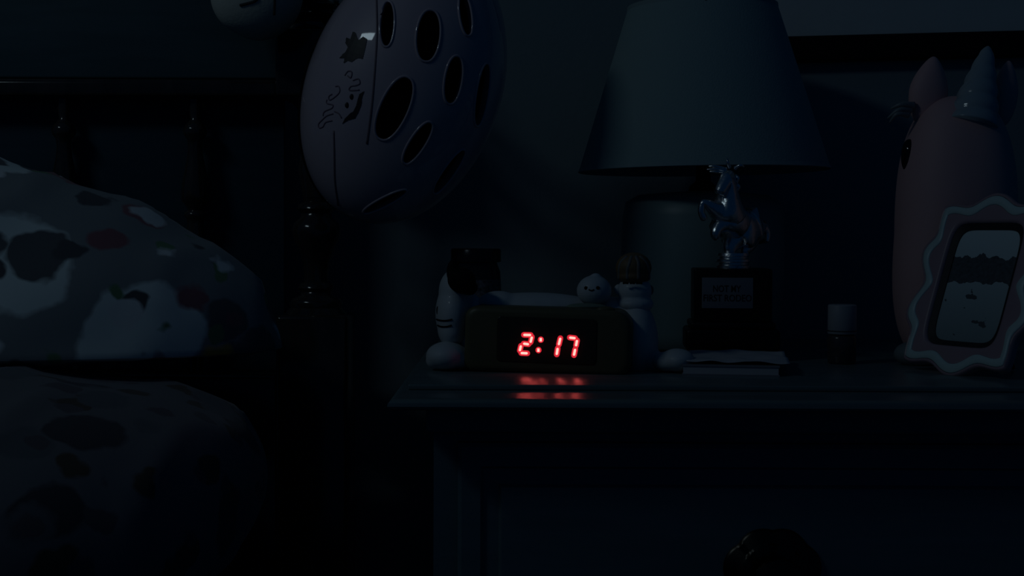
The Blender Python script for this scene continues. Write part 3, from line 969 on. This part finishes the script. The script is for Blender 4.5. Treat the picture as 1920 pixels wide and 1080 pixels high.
# ---------------------------------------------------------------- jar behind the dog's ear
jy = 1.58
c = P(892, 600, jy); s = S(jy)
jar = empty('glass_jar', (c.x, jy, TZ), 'dark glass jar with a lid behind the black ear', 'jar')
zl = P(892, 492, jy).z - TZ
zt3 = P(892, 466, jy).z - TZ
link('glass_body', lathe([(44 * s, 0), (47 * s, 0.003), (48 * s, zl * 0.7), (46 * s, zl * 0.9), (40 * s, zl - 0.001), (40 * s, zl)], (c.x, jy, TZ), 48), M_jar, jar)
link('lid', lathe([(44 * s, zl + 0.0002), (47 * s, zl + 0.001), (47 * s, zt3 - 0.0015), (45 * s, zt3), (1 * s, zt3 + 0.0003)], (c.x, jy, TZ), 48), M_jarlid, jar)
def band(cx, cy, r, z0, z1, a0, a1):
    bm = bmesh.new(); N = 24
    rows = [[bm.verts.new((cx + r * math.cos(R(a0 + (a1 - a0) * k / N)), cy + r * math.sin(R(a0 + (a1 - a0) * k / N)), zz)) for k in range(N + 1)] for zz in (z0, z1)]
    for k in range(N):
        bm.faces.new((rows[0][k], rows[0][k + 1], rows[1][k + 1], rows[1][k]))
    return bm_mesh(bm)
link('paper_label', band(c.x, jy, 48.6 * s, TZ + zl * 0.30, TZ + zl * 0.82, 195, 345), M_jarlab, jar)

# ---------------------------------------------------------------- unicorn
uy = 1.53
s = S(uy)
ub = P(1790, 680, uy)
uni = empty('unicorn_figurine', (ub.x, uy, TZ), 'glossy pink unicorn figurine behind the wavy photo frame', 'figurine')
uc = P(1791, 440, uy)
me = superell((uc.x, uy, uc.z), (108 * s, 0.062, 258 * s), n=2.7, e=2.4, u=64, v=56)
for v in me.vertices:
    k = max(0.0, (uc.z - v.co.z) / (258 * s))
    v.co.x += (v.co.x - uc.x) * 0.14 * k
    v.co.z = max(v.co.z, TZ)
bvh_u = BVHTree.FromPolygons([v.co for v in me.vertices], [p.vertices for p in me.polygons])
ubody = link('body', me, M_pink, uni)
def leafform(px, py, Y, rx, ry, rd, lean):
    bm = bmesh.new()
    bmesh.ops.create_uvsphere(bm, u_segments=28, v_segments=22, radius=1)
    for v in bm.verts:
        k = 1 - 0.42 * max(0, v.co.z) ** 1.5
        v.co = Vector((v.co.x * rx * S(Y) * k, v.co.y * rd, v.co.z * ry * S(Y)))
    bmesh.ops.transform(bm, matrix=Matrix.Translation(P(px, py, Y)) @ Matrix.Rotation(R(lean), 4, 'Y'), verts=bm.verts)
    return bm_mesh(bm)
link('ear', leafform(1741, 172, uy, 36, 66, 0.014, 8), M_pink, uni)
link('ear', leafform(1884, 176, uy, 24, 62, 0.012, 6), M_pink, uni)
# spiral horn: stacked rounded coils along a slanted axis
hb0, hb1 = P(1822, 236, uy - 0.03), P(1853, 86, uy - 0.012)
ax = hb1 - hb0
bm = bmesh.new()
rot = Vector((0, 0, 1)).rotation_difference(ax.normalized()).to_matrix()
rings = []
NR, SG = 60, 36
for j in range(NR + 1):
    t = j / NR
    base = (44 * (1 - t) ** 0.75 + 5) * s if t < 0.999 else 0.0005
    if t > 0.9: base *= math.sqrt(max(0.0, 1 - ((t - 0.9) / 0.1) ** 2)) * 0.98 + 0.02
    ring = []
    for k in range(SG):
        a = 2 * math.pi * k / SG
        rr_ = base * (0.93 + 0.09 * abs(math.sin((t * 5.2 - a / (2 * math.pi)) * math.pi)))
        ring.append(bm.verts.new(hb0 + ax * t + rot @ Vector((rr_ * math.cos(a), rr_ * math.sin(a), 0))))
    rings.append(ring)
for a, b in zip(rings, rings[1:]):
    for k in range(SG):
        bm.faces.new((a[k], a[(k + 1) % SG], b[(k + 1) % SG], b[k]))
bm.faces.new(rings[0]); bm.faces.new(rings[-1])
link('horn', bm_mesh(bm), M_horn, uni)
link('eye', ell(drape(bvh_u, 1699, 292, -0.003), (0.0080, 0.010, 0.0185)), M_eye, uni)
for a, b, c_ in (((1706, 206), (1686, 206), (1664, 222)), ((1702, 214), (1682, 214), (1668, 230)), ((1712, 198), (1690, 196), (1670, 204))):
    link('mane_lock', tube(spline([P(*a, uy - 0.01), P(*b, uy - 0.015), P(*c_, uy - 0.01)], 6), lambda t: (8 - 6.5 * t) * s, 8), M_mane, uni)
link('hoof', ell(P(1720, 664, uy - 0.05), (0.024, 0.024, 0.014)), M_mane, uni)
link('hoof', ell(P(1860, 664, uy - 0.05), (0.024, 0.024, 0.014)), M_mane, uni)

# ---------------------------------------------------------------- wavy photo frame
fb0 = P(1672, 684, 1.430); fb1 = P(1893, 707, 1.300)
fbm = (fb0 + fb1) / 2
FYAW, FLEAN = R(-58.9), R(20.2)
W2, H2 = 0.0705, 0.0890
FM = Matrix.Translation((0.4499, 1.3872, -0.0455)) @ Matrix.Rotation(FYAW, 4, 'Z') @ Matrix.Rotation(-FLEAN, 4, 'X')
fr_root = FM @ Vector((0, 0, -H2))
fr_root.z = TZ
frm = empty('photo_frame', fr_root, 'wavy mauve and pale blue photo frame at the right edge', 'photo frame')
def wavy(k, n=240):
    pts = []
    per = 2 * (2 * W2 + 2 * H2)
    for i in range(n):
        t = i / n
        a = 2 * math.pi * t
        ex = 5.0
        ca, sa = math.cos(a), math.sin(a)
        rr_ = (abs(ca / W2) ** ex + abs(sa / H2) ** ex) ** (-1 / ex)
        x, z_ = rr_ * ca, rr_ * sa
        # arc-length like phase so the waves are even on each side
        if abs(x) / W2 > abs(z_) / H2:
            ph = z_ / H2 * 1.5 + 0.5
        else:
            ph = x / W2 * 1.0
        wv = 0.0062 * math.cos(ph * 2 * math.pi)
        q = Vector((x, z_)); d = q.normalized()
        q = q + d * wv
        pts.append(q - d * k)
    return pts
def inner(k, n=240):
    w_, h_ = 0.0445 - k, 0.0640 - k
    pts = []
    for i in range(n):
        a = 2 * math.pi * i / n
        ex = 7
        rr_ = (abs(math.cos(a) / w_) ** ex + abs(math.sin(a) / h_) ** ex) ** (-1 / ex)
        pts.append(Vector((rr_ * math.cos(a), rr_ * math.sin(a))))
    return pts
def loft(loops, closed_profile=False):
    bm = bmesh.new()
    rings = [[bm.verts.new(FM @ Vector((p.x, y, p.y))) for p in pts] for pts, y in loops]
    prs = list(zip(rings, rings[1:]))
    if closed_profile: prs.append((rings[-1], rings[0]))
    N = len(rings[0])
    for a, b in prs:
        for k in range(N):
            bm.faces.new((a[k], a[(k + 1) % N], b[(k + 1) % N], b[k]))
    return bm_mesh(bm, sharp=60)
link('outer_border', loft([(wavy(0), 0.010), (wavy(-0.0005), 0.004), (wavy(0.0006), 0.0008), (wavy(0.0018), 0.0), (wavy(0.0032), 0.0004), (wavy(0.0034), 0.010)], True), M_frame1, frm)
link('blue_wave', loft([(wavy(0.0036), 0.009), (wavy(0.0036), 0.0004), (wavy(0.0044), -0.0004), (wavy(0.0120), -0.0004), (wavy(0.0128), 0.0004), (wavy(0.0128), 0.009)], True), M_frame2, frm)
link('inner_border', loft([(wavy(0.0130), 0.009), (wavy(0.0130), 0.0006), (inner(-0.003), 0.0), (inner(-0.0008), 0.0006), (inner(0), 0.0030), (inner(0), 0.009)], True), M_frame1, frm)
link('recess', loft([(inner(0.0002), 0.009), (inner(0.0002), 0.0035), (inner(0.0060), 0.0060), (inner(0.0060), 0.009)], True), M_frameb, frm)
bk = box(-W2 * 0.82, W2 * 0.82, 0.0101, 0.0125, -H2 * 0.86, H2 * 0.86, xf=FM)
link('backing', bk, M_frameb, frm, smooth=False)
# printed photograph: pale sky, dark tree line, pale ground
mp_ = bpy.data.materials.new('printed_photo'); mp_.use_nodes = True
nt = mp_.node_tree; b_ = nt.nodes['Principled BSDF']; b_.inputs['Roughness'].default_value = 0.35
uvn = nt.nodes.new('ShaderNodeUVMap')
sepx = nt.nodes.new('ShaderNodeSeparateXYZ'); nt.links.new(uvn.outputs[0], sepx.inputs[0])
def nz(scale, detail=5, stretch=(1, 1, 1)):
    m_ = nt.nodes.new('ShaderNodeMapping'); m_.inputs['Scale'].default_value = stretch
    n_ = nt.nodes.new('ShaderNodeTexNoise'); n_.inputs['Scale'].default_value = scale; n_.inputs['Detail'].default_value = detail
    nt.links.new(uvn.outputs[0], m_.inputs['Vector']); nt.links.new(m_.outputs['Vector'], n_.inputs['Vector'])
    return n_.outputs['Fac']
def mth(op, a, b=None, c=None):
    n_ = nt.nodes.new('ShaderNodeMath'); n_.operation = op
    for i, v in enumerate((a, b, c)):
        if v is None: continue
        if isinstance(v, (int, float)): n_.inputs[i].default_value = v
        else: nt.links.new(v, n_.inputs[i])
    return n_.outputs[0]
def mixc(f, a, b):
    n_ = nt.nodes.new('ShaderNodeMix'); n_.data_type = 'RGBA'
    nt.links.new(f, n_.inputs['Factor'])
    for nm, v in (('A', a), ('B', b)):
        if isinstance(v, tuple): n_.inputs[nm].default_value = (*v, 1)
        else: nt.links.new(v, n_.inputs[nm])
    return n_.outputs['Result']
vv = sepx.outputs['Y']
edge = mth('MULTIPLY_ADD', nz(7), 0.20, vv)                       # ragged tree line
tree_hi = mth('LESS_THAN', edge, 0.84)
tree_lo = mth('GREATER_THAN', mth('MULTIPLY_ADD', nz(5), 0.16, vv), 0.60)
trees = mth('MULTIPLY', tree_hi, tree_lo)
leafy = nz(20, 6, (1, 1.6, 1))
base = mixc(mth('MULTIPLY', vv, 1.0), (0.26, 0.33, 0.34), (0.72, 0.86, 0.88))
tcol = mixc(leafy, (0.03, 0.035, 0.04), (0.16, 0.19, 0.21))
img = mixc(trees, base, tcol)
low = mth('MULTIPLY', mth('LESS_THAN', vv, 0.52), mth('GREATER_THAN', nz(3.2, 4, (1, 2.4, 1)), 0.62))
img = mixc(low, img, (0.10, 0.12, 0.13))
nt.links.new(img, b_.inputs['Base Color'])
ph = bmesh.new()
uvl = ph.loops.layers.uv.new('UVMap')
vts = [ph.verts.new(FM @ Vector((x, 0.0072, z_))) for x, z_ in ((-0.0435, -0.063), (0.0435, -0.063), (0.0435, 0.063), (-0.0435, 0.063))]
f_ = ph.faces.new(vts)
for lp, uv in zip(f_.loops, ((0, 0), (1, 0), (1, 1), (0, 1))):
    lp[uvl].uv = uv
pme = bpy.data.meshes.new('photo'); ph.to_mesh(pme); ph.free()
link('photo_print', pme, mp_, frm, smooth=False)
leg = [FM @ Vector((0, 0.0125, 0.02)), Vector((0, 0, 0))]
foot = leg[0] + (FM.to_3x3() @ Vector((0, 1, 0))) * 0.045
foot.z = TZ + 0.002
link('easel_leg', tube([leg[0], foot], 0.002, 8), M_frameb, frm)
